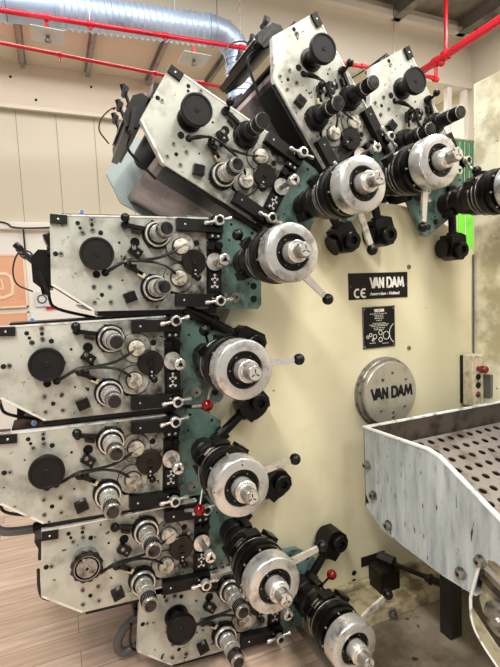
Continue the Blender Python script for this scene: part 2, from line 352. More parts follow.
b = MB('grey_plate'); b.box(-.06, .07, -.07, .07, 0, .006); b.use('hose').disc(.0, 0, .006, [(0, .045), (.002, .045)], 20).use('grey_plate').disc(.0, 0, .008, [(0, .03), (.002, .03)], 20).use('pipe_red').box(.03, .12, -.1, -.075, 0, .006); b.build('sheet', t)
b = MB('cable'); b.tube([(-.6, 2.92, .78), (-.35, 2.92, .74), (-.28, 2.92, .70), (-.1, 2.92, .695), (.3, 2.92, .72)], .008); b.rod((-.2, 2.95, .69), (-.2, 2.95, .46), .008)
tag(b.build('cable'), 'thin dark cable along the white rail left of the machine', 'cable')
t = thing('green_curtain', 'green plastic strip curtain between the machine frame and right cabinet', 'curtain', (3.42, 1.2, 0))
b = MB('green')
for i in range(8): b.box(-.12+i*.05, -.075+i*.05, -1.55, .86, .0+.012*(i % 2), .006+.012*(i % 2))
b.build('plastic_strips', t)
b = MB('green_dark')
for i in range(14): b.box(-.12+i*.028, -.095+i*.028, .86, 1.25, .01*(i % 2), .008+.01*(i % 2))
b.build('pleated_top', t)
b = MB('steel_dark'); b.rod((-.14, 0, 1.26), (.3, 0, 1.26), .012); b.rod((-.14, 0, 1.26), (-.14, 0, -1.6), .012).rod((.3, 0, 1.26), (.3, 0, -1.6), .012); b.build('rail', t)

# ------------------------------------------------------------------ the press frame
CX, CZ = 1.543, -.53
m_ = thing('press_frame', 'large cream painted steel press frame carrying the printing stations', 'machine', (0, 0, 0))
arc = [(CX+.95*math.cos(R(a)), CZ+.95*math.sin(R(a))) for a in range(54, 236, 6)]
poly = arc+[(.99, -1.6), (2.17, -1.6), (2.17, .18)]
b = MB('cream'); b.prism(poly, -.05, 0); b.build('front_plate', m_)
b = MB('cream'); b.prism(poly, -.85, -.80); b.build('rear_plate', m_)
b = MB('black_flat'); b.lathe((CX, .80, CZ), (0, -1, 0), [(0, .86), (.75, .86)], 48); b.build('drum', m_, 'dark drum added inside the frame to darken the gaps')  # dark body added inside so the gaps between units look dark
b = MB('cream_worn'); b.box(.98, 2.17, -1.6, -1.53, 0, .20); b.box(.98, 2.17, -1.53, -1.50, 0, .03); b.build('foot_flange', m_, 'worn cream foot flange', bevel=.004)
for x in (1.395, 1.0):
    b = MB('steel_dark'); b.disc(x, -1.565, .2, [(0, .026), (.012, .026)], 6).disc(x, -1.565, .21, [(0, .014), (.02, .012)], 12); b.build('bolt', m_)
b = MB('hole')
for x, z in ((1.325, -1.46), (1.323, -1.505), (1.431, -1.505), (1.813, -1.49), (1.433, -1.414)): b.disc(x, z, 0, [(0, .014), (.001, .014)], 16)
b.build('bolt_hole', m_)
b = MB('hole'); b.box(1.37, 1.52, -1.44, -1.39, 0, .004); b.build('slot', m_, 'black oil-stained slot')
for x, z in ((1.713, .1), (1.706, -.324)):
    b = MB('steel_dark'); b.disc(x, z, 0, [(0, .013), (.004, .011)], 16).use('hole').disc(x, z, .004, [(0, .005), (.0005, .005)], 6); b.build('screw', m_)
# sign
sg = MB('black_flat'); sg.box(1.333, 1.699, -.055, .075, 0, .004); sg = sg.build('name_sign', m_, 'black name sign with white lettering', bevel=.001)
b = MB('white_print'); logo(b, 1.333+.13, .002, .21, .046, .004, .22); b.build('lettering', sg)
b = MB('white_print')
for ox in (0, .034):
    pts = [(1.384+ox*1.15+.018*math.cos(R(a)), -.024+.0195*math.sin(R(a))) for a in range(70, 291, 20)]; b.stroke(pts, .0085, .004)
b.stroke([(1.409, -.024), (1.425, -.024)], .008, .004); b.build('conformity_mark', sg)
text('Amsterdam - Holland', .021, 1.46, -.037, .004, 'white_print', 'lettering', sg, bold=.0006)
b = MB('steel')
for x in (1.343, 1.690): b.disc(x, .01, .004, [(0, .003), (.002, .002)], 8)
b.build('rivet', sg)
dp = MB('black_flat'); dp.box(1.412, 1.613, -.306, -.094, 0, .004); dp.use('steel_dark').stroke([(1.414, -.304), (1.611, -.304), (1.611, -.096), (1.414, -.096)], .003, .004, .0006, True); dp = dp.build('data_plate', m_, 'black data plate with white diagram')
b = MB('white_print'); logo(b, 1.483, -.122, .06, .014, .004, .25)
for i, (z, wd) in enumerate(((-.131, .11), (-.139, .06), (-.147, .05), (-.155, .055), (-.165, .035), (-.179, .08), (-.186, .12), (-.193, .10), (-.203, .07), (-.212, .06))):
    x = 1.512-wd/2
    while x < 1.512+wd/2-.004:
        l = rnd.uniform(.006, .016); b.box(x, min(x+l, 1.512+wd/2), z-.0015, z+.0015, .004, .0046); x += l+.004
def circ(b, x, z, r, wd=.003, a0=0, a1=360): b.stroke([(x+r*math.cos(R(a)), z+r*math.sin(R(a))) for a in range(a0, a1+1, 20)], wd, .004)
for x, z, r in ((1.44, -.246, .007), (1.458, -.236, .008), (1.484, -.246, .011), (1.519, -.228, .011), (1.519, -.263, .011), (1.472, -.262, .006)): circ(b, x, z, r)
circ(b, 1.555, -.244, .02); circ(b, 1.63, -.235, .055, .003, 120, 240)
b.box(1.45, 1.49, -.279, -.277, .004, .0046).box(1.53, 1.57, -.285, -.283, .004, .0046); b.build('diagram', dp)
b = MB('steel')
for x in (1.422, 1.603):
    for z in (-.106, -.294): b.disc(x, z, .004, [(0, .004), (.002, .003)], 8)
b.build('rivet', dp)
# hub cover
hb = MB('steel_dark'); hb.disc(CX-.008, CZ-.006, 0, [(0, .182), (.012, .182), (.014, .177), (.034, .177), (.037, .174)], 64); hb = hb.build('hub_cover', m_, 'round steel hub cover')
b = MB('hub_steel'); b.disc(CX-.008, CZ-.006, .034, [(0, .163), (.022, .163), (.026, .160)], 64); b.build('face_plate', hb)
b = MB('hole'); logo(b, CX-.13, CZ-.022, .255, .05, .060, .25); b.build('lettering', hb)
for x, z in ((-.06, .07), (.0, .1), (.085, .06), (-.075, -.085), (.075, -.08), (.0, -.1), (0, -.125)):
    b = MB('steel'); b.use('steel_dark').disc(CX+x, CZ+z, .060, [(0, .009), (.003, .008)], 12).use('hole').disc(CX+x, CZ+z, .063, [(0, .004), (.0004, .004)], 6); b.build('screw', hb)

# right-hand cabinet and control box ----------------------------
b = MB('cabinet'); b.box(2.173, 3.0, -1.6, 1.07, -.0, .75)
cab = tag(b.build('cabinet', bevel=.006), 'tall cream cabinet with scratched paint and reflections mottled into its colour, at the right edge', 'cabinet')
b = MB('hose'); b.mesh([Vector(p) for p in ((2.173, -.06, -.62), (2.173, -.125, -.62), (2.173, -.125, -.5), (2.173, -.06, -.5), (2.155, -.06, -.62), (2.155, -.125, -.62), (2.155, -.125, -.5), (2.155, -.06, -.5))], [(0, 1, 2, 3), (4, 5, 6, 7), (0, 1, 5, 4), (1, 2, 6, 5), (2, 3, 7, 6), (3, 0, 4, 7)]); b.build('cover_plate', cab)
t = thing('control_box', 'cream push-button box with red mushroom button at the right cabinet corner', 'control box', (2.108, 0, -.53))
b = MB('box_paint'); b.box(-.043, .043, -.14, .14, .022, .085); b.use('black').box(-.043, .043, -.135, .135, 0, .022); b.build('housing', t, bevel=.004)
b = MB('red_button'); b.disc(0, .066, .085, [(0, .014), (.02, .014), (.022, .02), (.05, .02), (.056, .015)], 20); b.build('mushroom_button', t, 'red mushroom button')
for z in (.02, -.026):
    b = MB('black'); b.disc(0, z, .085, [(0, .017), (.004, .017), (.006, .012)], 20); b.build('button', t)
b = MB('red_button'); b.disc(0, -.077, .085, [(0, .014), (.008, .012), (.012, .007)], 20).use('steel_dark').disc(0, -.077, .085, [(0, .018), (.003, .017)], 20); b.build('lamp', t, 'pale red indicator lamp')
b = MB('hose'); b.disc(.0, .128, .085, [(0, .003), (.002, .003)], 8).disc(.02, -.128, .085, [(0, .003), (.002, .003)], 8); b.build('screw', t)
b = MB('hose'); b.rod((2.163, -.008, -.39), (2.163, -.008, .16), .005, n=8); b.build('conduit', m_)

# ------------------------------------------------------------------ the metal hopper at the right
TX = 1.26
t = thing('hopper', 'worn pale blue-grey sheet metal hopper with perforated tray at lower right', 'hopper', (0, 0, 0))
side = [(-.2, -.63), (-.2, -.94), (-.25, -1.02), (-.317, -1.057), (-.65, -1.074), (-.793, -1.062), (-.795, -1.0), (-.83, -.93), (-1.3, -.90), (-1.3, -.96+.0), (-1.3, -.93), (-.89, -.755), (-.64, -.628), (-.58, -.617)]
side = [(-.2, -.63), (-.2, -.94), (-.25, -1.02), (-.317, -1.057), (-.65, -1.074), (-.792, -1.063), (-.80, -1.02), (-.823, -.925), (-.87, -.905), (-1.3, -1.0), (-1.3, -.965), (-.89, -.755), (-.64, -.628), (-.58, -.617)]
def xprism(b, poly, x0, x1):
    n = len(poly); b.mesh([Vector((x0, y, z)) for y, z in poly]+[Vector((x1, y, z)) for y, z in poly], [tuple(range(n)), tuple(reversed(range(n, 2*n)))]+[(i, (i+1) % n, n+(i+1) % n, n+i) for i in range(n)])
b = MB('tank'); xprism(b, side, TX, TX+.006); b.build('side_panel', t)
b = MB('tank'); xprism(b, [(y, z) for y, z in side], 2.14, 2.146); b.build('side_panel', t)
b = MB('tank_inside'); b.box(TX, 2.146, -1.0, -.63, .195, .2); b.build('rear_panel', t, 'dark mottled rear panel')
b = MB('rim')
rp = [(-.2, -.63), (-.58, -.617), (-.64, -.628), (-.89, -.755), (-1.3, -.965)]
for (y0, z0), (y1, z1) in zip(rp, rp[1:]): xprism(b, [(y0, z0-.004), (y1, z1-.004), (y1, z1+.004), (y0, z0+.004)], TX-.004, TX+.014)
b.box(TX-.004, 2.15, -.634, -.626, .19, .204); b.build('rim', t, 'pale folded rim')
b = MB('tank'); xprism(b, [(-.202, -1.0), (-.317, -1.065), (-.65, -1.08), (-.8, -1.07), (-.8, -1.064), (-.65, -1.074), (-.317, -1.057), (-.202, -.99)], TX, 2.14); b.build('bottom_panel', t)
# perforated tray: real holes
b = MB('perforated'); P = .063; hr = .0165; y0, z0 = -.21, -.735; sl = .36
nx, ny = 14, 16
def tp(x, y): return Vector((x, y, z0+(y-y0)*sl))
for j in range(ny):
    yc = y0-P*(j+.5)
    off = (j % 2)*P/2
    for i in range(nx):
        xc = TX+.008+P*(i+.5)+off*0
        if j % 2: xc += P/2
        if xc+P/2 > 2.14+P: continue
        vs = []; n = 16
        for k in range(n):
            an = R(22.5*k); cx, sy = math.cos(an), math.sin(an); mxx = max(abs(cx), abs(sy))
            vs.append(tp(xc+cx/mxx*P/2, yc+sy/mxx*P/2))
        for k in range(n):
            an = R(22.5*k); vs.append(tp(xc+math.cos(an)*hr, yc+math.sin(an)*hr))
        for k in range(n):
            an = R(22.5*k); vs.append(tp(xc+math.cos(an)*hr, yc+math.sin(an)*hr)+Vector((0, 0, -.004)))
        b.mesh(vs, [(k, (k+1) % n, n+(k+1) % n, n+k) for k in range(n)]+[(n+k, n+(k+1) % n, 2*n+(k+1) % n, 2*n+k) for k in range(n)])
    if j % 2: b.mesh([tp(TX+.006, yc-P/2), tp(TX+.008+P/2, yc-P/2), tp(TX+.008+P/2, yc+P/2), tp(TX+.006, yc+P/2)], [(0, 1, 2, 3)])
b.build('perforated_tray', t, 'steel tray with round holes')
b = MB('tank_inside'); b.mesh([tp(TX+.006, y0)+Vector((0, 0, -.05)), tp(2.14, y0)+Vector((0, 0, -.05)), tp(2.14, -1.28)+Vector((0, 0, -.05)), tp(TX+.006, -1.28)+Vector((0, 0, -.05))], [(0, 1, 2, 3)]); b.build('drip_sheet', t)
for y, z in ((-.26, -.925), (-.358, -1.02), (-.743, -1.018), (-.822, -.931), (-.22, -.80)):
    b = MB('steel_dark'); b.lathe((TX, y, z), (-1, 0, 0), [(0, .022), (.006, .022), (.006, .016), (.02, .016), (.022, .012)], 14).use('hole').lathe((TX-.022, y, z), (-1, 0, 0), [(0, .007), (.0005, .007)], 8); b.build('bolt', t)
b = MB('bracket_paint'); xprism(b, [(-.80, -1.02), (-.785, -1.10), (-.80, -1.14), (-1.3, -1.30), (-1.3, -.90), (-.86, -.90), (-.823, -.925)], TX+.035, TX+.041); b.build('bracket', t, 'worn cream bracket')
b = MB('bracket_paint'); xprism(b, [(-.787, -1.118), (-.795, -1.175), (-.83, -1.215), (-.95, -1.29), (-1.3, -1.42), (-1.3, -1.36), (-.88, -1.185)], TX-.006, TX); b.build('guard_plate', t, 'worn lower guard plate')
b = MB('rim'); b.tube([(TX-.004, -.828, -.918), (TX-.004, -.812, -.97), (TX-.004, -.787, -1.065), (TX-.004, -.783, -1.10), (TX-.004, -.790, -1.165), (TX-.004, -.83, -1.218), (TX-.004, -.95, -1.295)], .0055); b.build('folded_edge', t)
b = MB('steel_dark'); b.lathe((TX+.03, -.885, -1.105), (-1, 0, 0), [(0, .05), (.02, .06), (.03, .05), (.034, .02), (.045, .016)], 28); b.build('roller', t)
# legs
b = MB('post_dark'); b.box(1.535, 1.605, -1.6, -1.07, .365, .43); b.build('leg', t, 'dark square steel post', bevel=.004)
b = MB('post_dark'); b.box(2.0, 2.1, -1.6, -1.07, .365, .43); b.build('leg', t, bevel=.004)
b = MB('post_dark'); b.box(1.34, 1.44, -1.6, -.98+.0, .93, 1.0)
b.bm.clear(); b.box(2.0, 2.1, -1.6, -1.2, 1.1, 1.17); b.build('leg', t)
# drive rod and oil-black block on the foot
t = thing('tie_rod', 'dark threaded rod joining a black block to the square post', 'rod', (0, 0, 0))
b = MB('brown'); b.rod((1.47, -.02, -1.40), (1.50, -.10, -1.40), .03, n=6); b.rod((1.49, -.09, -1.402), (1.575, -.30, -1.40), .012); b.rod((1.555, -.26, -1.402), (1.59, -.345, -1.40), .018, n=10).rod((1.563, -.275, -1.402), (1.568, -.287, -1.402), .026, n=8); b.build('rod', t)
b = MB('black'); b.box(1.40, 1.52, -1.53, -1.43, .02, .12); b.use('brown').box(1.40, 1.52, -1.43, -1.415, .02, .12); b.build('block', t, 'oil-blackened block', bevel=.004)

# ------------------------------------------------------------------ one inking unit (origin on the axis of its printing cylinder, plate face at d = 0)
def dial(a, b_, r, d=.0):
    m = MB('hole'); m.disc(a, b_, d, [(0, r*1.90), (.001, r*1.90)], 36)
    m.use('plate').disc(a, b_, d, [(0, r*1.82), (.006, r*1.82), (.007, r*1.78)], 36)
    return m
def make_unit():
    U = thing('inking_unit', '', 'printing unit', (0, 0, 0), 0, 'inking units round the press frame')
    P1 = [(-.758, .137), (-.758, -.114), (-.617, -.207), (-.17, -.197), (-.17, .17)]
    m = MB('plate'); m.prism(P1, -.028, 0, 'plate_edge')
    m.use('hole')
    for a, b_, r in ((-.665, .112, .008), (-.657, .095, .006), (-.616, .109, .007), (-.586, .082, .009), (-.741, -.002, .009), (-.585, -.146, .008), (-.603, -.071, .014), (-.572, -.064, .014), (-.462, .055, .018), (-.45, -.01, .008), (-.30, -.125, .014), (-.325, -.128, .010), (-.52, .05, .005), (-.22, .065, .012), (-.51, -.09, .004), (-.43, -.155, .004)):
        m.disc(a, b_, 0, [(0, r), (.0008, r)], 16)
    m.box(-.325, -.30, -.138, -.118, 0, .0008)
    m.use('plate_edge').prism([(-.758, .137), (-.758, .131), (-.17, .164), (-.17, .17)], 0, .002).prism([(-.755, -.114), (-.615, -.207), (-.611, -.201), (-.748, -.110)], 0, .002)
    m.build('side_plate', U, 'pale worn steel side plate')
    m = MB('teal')
    m.prism([(-.25, -.197), (-.25, .178), (-.02, .178), (.075, .12), (.078, -.03), (.082, -.18), (.065, -.2)], -.06, -.03)
    m.use('hole')
    for a, b_, r in ((-.06, .155, .006), (.035, .125, .007), (-.068, .09, .005), (.045, -.10, .015), (.045, -.155, .015), (.02, -.09, .005)): m.disc(a, b_, -.03, [(0, r), (.001, r)], 14)
    m.build('bracket_plate', U, 'teal painted bracket plate')
    # pan below, black strip above, rollers and cross bars between the plates
    m = MB('pan'); m.prism([(-.645, -.19), (-.625, -.206), (-.15, -.196), (-.15, -.190), (-.622, -.199), (-.64, -.185)], -.775, -.03); m.build('ink_pan', U, 'dark maroon tinted sheet pan')
    m = MB('black'); m.prism([(-.60, -.226), (-.13, -.216), (-.13, -.19), (-.60, -.2)], -.15, -.012); m.build('lower_bar', U)  # black bar that also stands for the under-shadow between units
    m = MB('black'); m.prism([(-.72, .134), (-.13, .168), (-.13, .180), (-.72, .147)], -.16, -.03); m.build('top_strip', U)  # black strip in the gap to the unit above; the top is open
    for a, b_, r in ((-.66, .02, .06), (-.55, -.08, .06), (-.5, .05, .05), (-.40, -.06, .06), (-.3, .05, .05)):
        m = MB('black_flat'); m.lathe((a, .05, b_), (0, 1, 0), [(0, .02), (.03, .02), (.03, r), (.66, r), (.66, .02), (.72, .02)], 20); m.build('ink_roller', U)
    m = MB('cable'); m.tube([(-.77, .1, -.06), (-.765, .12, -.16), (-.735, .12, -.20), (-.60, .12, -.235)], .006); m.build('drip_wire', U)
    m = MB('brown'); m.box(-.775, -.745, .03, .08, -.2, -.06, 25).box(-.77, -.75, .0, .03, -.15, -.05); m.build('latch', U, bevel=.003)
    # corner block and bolts
    m = MB('black_flat'); m.box(-.757, -.700, .104, .136, 0, .012); m.use('steel').disc(-.73, .12, .012, [(0, .004), (.001, .004)], 8); m.build('corner_block', U, bevel=.003)
    first = None
    for a, b_ in ((-.616, .127), (-.614, .090), (-.649, .079), (-.723, -.001), (-.613, -.117), (-.556, -.116), (-.611, -.174), (-.553, -.173)):
        if first is None:
            m = MB('steel_dark'); m.disc(0, 0, 0, [(0, .0095), (.003, .009)], 14).use('hole').disc(0, 0, .003, [(0, .0045), (.0004, .0045)], 6); first = o = m.build('bolt', U)
        else: o = first.copy(); COL.objects.link(o); o.parent = U
        o.location = V(a, b_, .0)
    # the two long adjusters
    for (a, b_, L) in ((-.382, .086, .185), (-.391, -.118, .185)):
        m = MB('black'); m.disc(a, b_, 0, [(0, .054), (.012, .054), (.014, .050), (.03, .050)], 36)
        m.prism([(a-.052, b_-.01), (a-.03, b_-.05), (a+.03, b_-.05), (a+.055, b_+.0), (a+.04, b_+.04), (a-.02, b_+.055)], 0, .018)
        ad = m.build('adjuster', U, 'threaded adjuster with black collar', bevel=.002)
        m = MB('steel'); m.disc(a, b_, .03, [(0, .048), (.010, .048), (.012, .046), (.012, .042)], 36).use('black').disc(a, b_, .042, [(0, .042), (.004, .041)], 32); m.build('lock_ring', ad)
        m = MB('steel'); m.disc(a, b_, .03, [(0, .034), (.03, .034), (.032, .0325), (.07, .0325), (.07, .029), (.078, .029), (.078, .032), (.09, .032)], 28); m.build('sleeve', ad)
        m = MB('steel_dark'); m.disc(a, b_, .113, [(0, .0285), (L-.113-.003, .0285), (L-.113, .026)], 28).use('steel').disc(a, b_, .125, [(0, .0295), (.006, .0295)], 28).disc(a, b_, L-.01, [(0, .0295), (.004, .0295)], 28)
        m.use('shaft')
        for k in range(28):
            an = 2*math.pi*k/28; m.box(a+.0286*math.cos(an)-.0015, a+.0286*math.cos(an)+.0015, b_+.0286*math.sin(an)-.0015, b_+.0286*math.sin(an)+.0015, .134, L-.012)
        m.disc(a, b_, L, [(0, .022), (.0005, .022)], 24)
        m.build('knurled_tip', ad)
    # dials, counter disc with crank
    for (a, b_) in ((-.287, .047), (-.296, -.077)):
        m = dial(a, b_, .031); dl = m.build('dial', U)
        m = MB('hole'); m.disc(a, b_, .006, [(0, .034), (.002, .034)], 30).use('dial'); m.disc(a, b_, .006, [(0, .030), (.018, .030), (.020, .027)], 28).use('steel_dark').box(a-.02, a+.02, b_-.0015, b_+.0015, .0275, .0285, 30); m.build('dial_cap', dl)
        for an in (40, 160, 280): m = MB('steel_dark'); m.disc(a+.046*math.cos(R(an)), b_+.046*math.sin(R(an)), .006, [(0, .005), (.004, .004)], 10); m.build('screw', dl)
    m = MB('brown'); m.disc(-.235, -.012, 0, [(0, .050), (.022, .050), (.025, .047)], 40).disc(-.235, -.012, .025, [(0, .012), (.006, .011)], 16).use('hole').disc(-.235, -.012, .031, [(0, .005), (.0005, .005)], 8)
    ds = m.build('counter_disc', U, 'dark brown disc')
    m = MB('black'); m.box(-.243, -.223, -.075, -.03, .022, .03); m.use('steel').disc(-.233, -.045, .03, [(0, .004), (.002, .004)], 8).disc(-.233, -.06, .03, [(0, .004), (.002, .004)], 8).use('black').ball(V(-.226, -.074, .04), .014); m.build('crank', ds)
    for a, b_ in ((-.255, .045), (-.205, .045)):
        m = MB('steel_dark'); m.disc(a, b_, .0, [(0, .007), (.02, .007)], 10); m.build('pin', U)
    # levers, clamps, cables
    m = MB('black'); m.box(-.515, -.43, .104, .120, .004, .022, -8).disc(-.50, .115, .0, [(0, .014), (.03, .013)], 16).rod(V(-.49, .118, .02), V(-.505, .135, .055), .006).ball(V(-.505, .135, .055), .017); m.use('brown').box(-.475, -.44, .085, .098, 0, .02, -15); m.build('lever', U, bevel=.002)
    m = MB('black'); m.box(-.505, -.43, -.058, -.042, .004, .02, -28).ball(V(-.494, -.032, .03), .015).box(-.49, -.46, -.05, -.03, 0, .028); m.use('cream_worn').box(-.455, -.425, -.078, -.058, .006, .02, -30); m.build('lever', U, bevel=.002)
    m = MB('black'); m.box(-.487, -.438, .002, .036, 0, .026, -35).use('steel_dark').disc(-.47, .03, .026, [(0, .008), (.006, .008)], 12).disc(-.455, .012, .026, [(0, .005), (.003, .005)], 10); m.build('clamp', U, bevel=.002)
    m = MB('black'); m.box(-.506, -.462, -.172, -.134, 0, .026, 20).use('hole').box(-.492, -.476, -.160, -.146, .026, .0265, 20).use('steel_dark').disc(-.484, -.135, .0, [(0, .008), (.022, .008)], 10); m.build('clamp', U, bevel=.002)
    m = MB('cable'); m.tube([V(-.572, -.064, .005), V(-.545, -.045, .03), V(-.50, -.018, .032), V(-.43, -.012, .03), V(-.37, .0, .03), V(-.315, .028, .028), V(-.30, .04, .02)], .0055); m.build('cable', U)
    m = MB('cable'); m.tube([V(-.56, -.058, .005), V(-.50, -.022, .04), V(-.42, -.018, .03), V(-.36, -.028, .034), V(-.325, -.05, .03), V(-.31, -.062, .02)], .0055); m.build('cable', U)
    # black guide blocks with T handles
    for (a0, a1, b0, b1, tx, tb, rot) in ((-.305, -.118, .108, .155, -.145, .152, 14), (-.31, -.112, -.188, -.138, -.140, -.165, 8)):
        m = MB('black_flat'); m.box(a0, a1, b0, b1, 0, .035); m.use('steel').disc(a0+.03, (b0+b1)/2, .035, [(0, .004), (.001, .004)], 8).disc(a1-.05, (b0+b1)/2+.008, .035, [(0, .004), (.001, .004)], 8)
        gb = m.build('guide_block', U, bevel=.003)
        m = MB('black'); m.disc(tx, tb, 0, [(0, .026), (.035, .026), (.035, .02), (.05, .02)], 20); c, s_ = math.cos(R(rot)), math.sin(R(rot))
        m.use('steel').disc(tx, tb, .05, [(0, .021), (.02, .021), (.022, .018), (.022, .013), (.018, .013)], 24)
        for sg_ in (-1, 1): m.lathe(V(tx, tb, .05), (sg_*c, 0, sg_*s_), [(0, .006), (.042, .006), (.043, .009), (.056, .009), (.06, .005)], 12)
        m.use('black').disc(tx, tb, .068, [(0, .013), (.001, .013)], 16)
        m.build('handle', gb, 'steel T handle')
    m = MB('black_flat'); m.box(-.178, -.118, .083, .107, -.03, .022); m.use('steel').disc(-.16, .095, .022, [(0, .006), (.003, .006)], 10).disc(-.135, .095, .022, [(0, .006), (.003, .006)], 10); m.build('bolted_block', U, bevel=.002)
    m = MB('black'); m.box(-.178, -.115, -.14, .075, -.03, .006); m.disc(-.165, .055, .006, [(0, .016), (.018, .015)], 14).disc(-.13, .058, .006, [(0, .016), (.018, .015)], 14); m.build('strip', U)
    m = MB('black_flat'); m.box(-.172, -.122, -.122, -.052, .006, .014); m.use('white_print')
    for cb in (-.072, -.102):
        for k in range(3):
            an = R(90+120*k); m.stroke([(-.147, cb), (-.147+.011*math.cos(an), cb+.011*math.sin(an))], .0022, .014)
            m.stroke([(-.147+.011*math.cos(an)+.005*math.cos(an+a2), cb+.011*math.sin(an)+.005*math.sin(an+a2)) for a2 in (1.6, 0, -1.6)], .0018, .014)
    m.build('symbol_plate', U, 'black plate with white star symbols')
    m = MB('black'); m.disc(-.148, -.008, .006, [(0, .036), (.01, .036)], 32).use('steel').disc(-.148, -.008, .016, [(0, .035), (.003, .035), (.003, .031), (.001, .031)], 32).use('steel_dark').disc(-.148, -.008, .012, [(0, .012), (.10, .012)], 16)
    kn = m.build('feed_knob', U)
    m = MB('steel'); m.disc(-.148, -.008, .108, [(0, .019), (.003, .022), (.03, .022), (.033, .018)], 24).use('black').disc(-.148, -.008, .141, [(0, .008), (.0006, .008)], 12)
    for k in range(3):
        an = R(90+120*k); m.stroke([(-.148+.009*math.cos(an), -.008+.009*math.sin(an)), (-.148+.016*math.cos(an), -.008+.016*math.sin(an))], .003, .141)
    m.build('knob_cap', kn)
    m = MB('steel_dark'); m.disc(-.04, -.15, -.03, [(0, .022), (.004, .022), (.004, .012), (.014, .012)], 20).use('hole').disc(-.04, -.15, -.016, [(0, .006), (.0006, .006)], 8); m.build('washer_bolt', U)
    m = MB('steel_dark'); m.disc(-.09, -.14, -.03, [(0, .010), (.012, .009)], 14).disc(-.085, -.11, -.03, [(0, .006), (.006, .006)], 10); m.build('bolt', U)
    m = MB('glass_clear'); m.disc(-.648, .158, -.06, [(0, .009), (.02, .009)], 12).use('plastic_blue').disc(-.648, .158, -.04, [(0, .007), (.012, .007)], 12); m.build('hose_fitting', U)
    return U
# hand wheels differ from unit to unit
def fountain(U):          # ink fountain with its thumb screws on the outer edge of a unit
    m = MB('black'); m.prism([(-.805, -.03), (-.815, -.08), (-.79, -.12), (-.75, -.12), (-.75, .0)], -.56, -.10); m.use('rim').prism([(-.822, -.09), (-.814, -.04), (-.810, -.04), (-.817, -.09)], -.5, -.16)
    m.use('black').prism([(-.80, .02), (-.825, -.01), (-.82, -.10), (-.79, -.125), (-.755, -.11), (-.755, .02)], -.12, -.09)
    m.box(-.82, -.765, -.03, .005, -.60, -.54)
    ft = m.build('ink_fountain', U, 'black ink fountain', bevel=.004)
    m = MB('brown'); m.box(-.80, -.77, -.145, -.05, -.54, -.12, 12).box(-.79, -.775, -.15, -.06, -.10, -.05, 20); m.build('blade_holder', ft)
    for i in range(3):
        y = .19+i*.155; m = MB('black'); m.rod((-.80, y, -.03), (-.865, y, .03), .007, n=8).rod((-.862, y-.034, .027), (-.862, y+.034, .027), .012, n=8).rod((-.862, y, .027), (-.882, y, .047), .013, n=10)
        m.build('thumb_screw', ft)
        m = MB('brown'); m.rod((-.80, y+.05, -.03), (-.82, y+.05, .0), .010, n=8).ball((-.825, y+.05, .005), .012, 8); m.build('pin', ft)
    m = MB('cable'); m.tube([(-.80, .42, -.02), (-.84, .41, .04), (-.885, .40, .03), (-.905, .39, -.04), (-.89, .385, -.10), (-.83, .38, -.13)], .0035); m.build('cable_loop', ft)
def rear_plate(U, pale):
    if pale: m = MB('rear_paint'); m.prism([(-.79, .12), (-.79, -.14), (-.66, -.235), (-.10, -.215), (-.10, .15)], -.80, -.775)
    else: m = MB('brown'); m.prism([(-.75, .10), (-.75, -.10), (-.63, -.18), (-.10, -.18), (-.10, .12)], -.80, -.775)
    m.build('rear_plate', U, 'pale blue-grey rear plate' if pale else 'dark rear plate')
def hand_knob(U, kind, d):
    a, b_ = -.603, .002
    if kind == 'fluted':
        m = MB('steel_dark'); m.disc(a, b_, 0, [(0, .050), (d-.02, .048), (d-.02, .030)], 36)
        k = m.build('hand_wheel', U, 'fluted metal hand wheel')
        m = MB('shaft'); m.disc(a, b_, d-.02, [(0, .054), (.02, .057), (.026, .054)], 96, lobes=12, amp=.05)
        m.use('steel_dark').disc(a, b_, d+.006, [(0, .046), (.002, .046), (.002, .043), (0, .043)], 40).use('steel_dark').disc(a, b_, d+.002, [(0, .040), (.006, .036), (.006, .014), (.010, .012)], 36).use('hole').disc(a, b_, d+.012, [(0, .006), (.0006, .006)], 12)
        m.build('wheel_face', k)
    else:
        m = MB('black'); m.disc(a, b_, 0, [(0, .05), (.008, .05), (.01, .036), (d-.028, .034)], 32); k = m.build('hand_knob', U, 'black hand knob')
        m = MB('black_flat'); m.disc(a, b_, d-.028, [(0, .050), (.004, .0595), (.024, .0605), (.028, .058), (.028, .052), (.0245, .050), (.0245, .012), (.027, .010), (.027, .004)], 48).use('hole').disc(a, b_, d-.001, [(0, .004), (.0006, .004)], 10)
        m.build('knob_face', k)
RING = {1: (.763, .132), 2: (.567, -.252), 3: (.538, -.650), 4: (.645, -1.030), 5: (.975, -1.385), 0: (1.062, .376), -1: (1.428, .483), -2: (1.900, .412)}
PHI = {1: -3.1, 2: -2.9, 3: -4.6, 4: -4.6, 5: -6, 0: -30.8, -1: -57.3, -2: -60}
KN = {1: ('k', .04), 2: ('k', .04), 3: ('k', .06), 4: ('fluted', .06), 5: ('k', .095), 0: ('k', .11), -1: ('k', .11), -2: ('k', .10)}
ULAB = {1: 'level inking unit, uppermost of the level ones, just under the maroon pan', 2: 'second level inking unit from the top, low black knob, red ball below its cylinder',
        3: 'third level inking unit from the top, between the two red ball levers', 4: 'inking unit with the only fluted metal hand wheel, over the wood floor',
        5: 'lowest inking unit, tall black knob, next to the grey hose', 0: 'tilted inking unit at upper left with the exposed maroon pan below it',
        -1: 'steeply tilted inking unit at top centre, highest of all', -2: 'small looking inking unit on the right in front of the thick red pipe'}
proto = make_unit()
units = {}
for i, k in enumerate((1, 2, 3, 4, 5, 0, -1, -2)):
    units[k] = proto if i == 0 else copy_tree(proto)
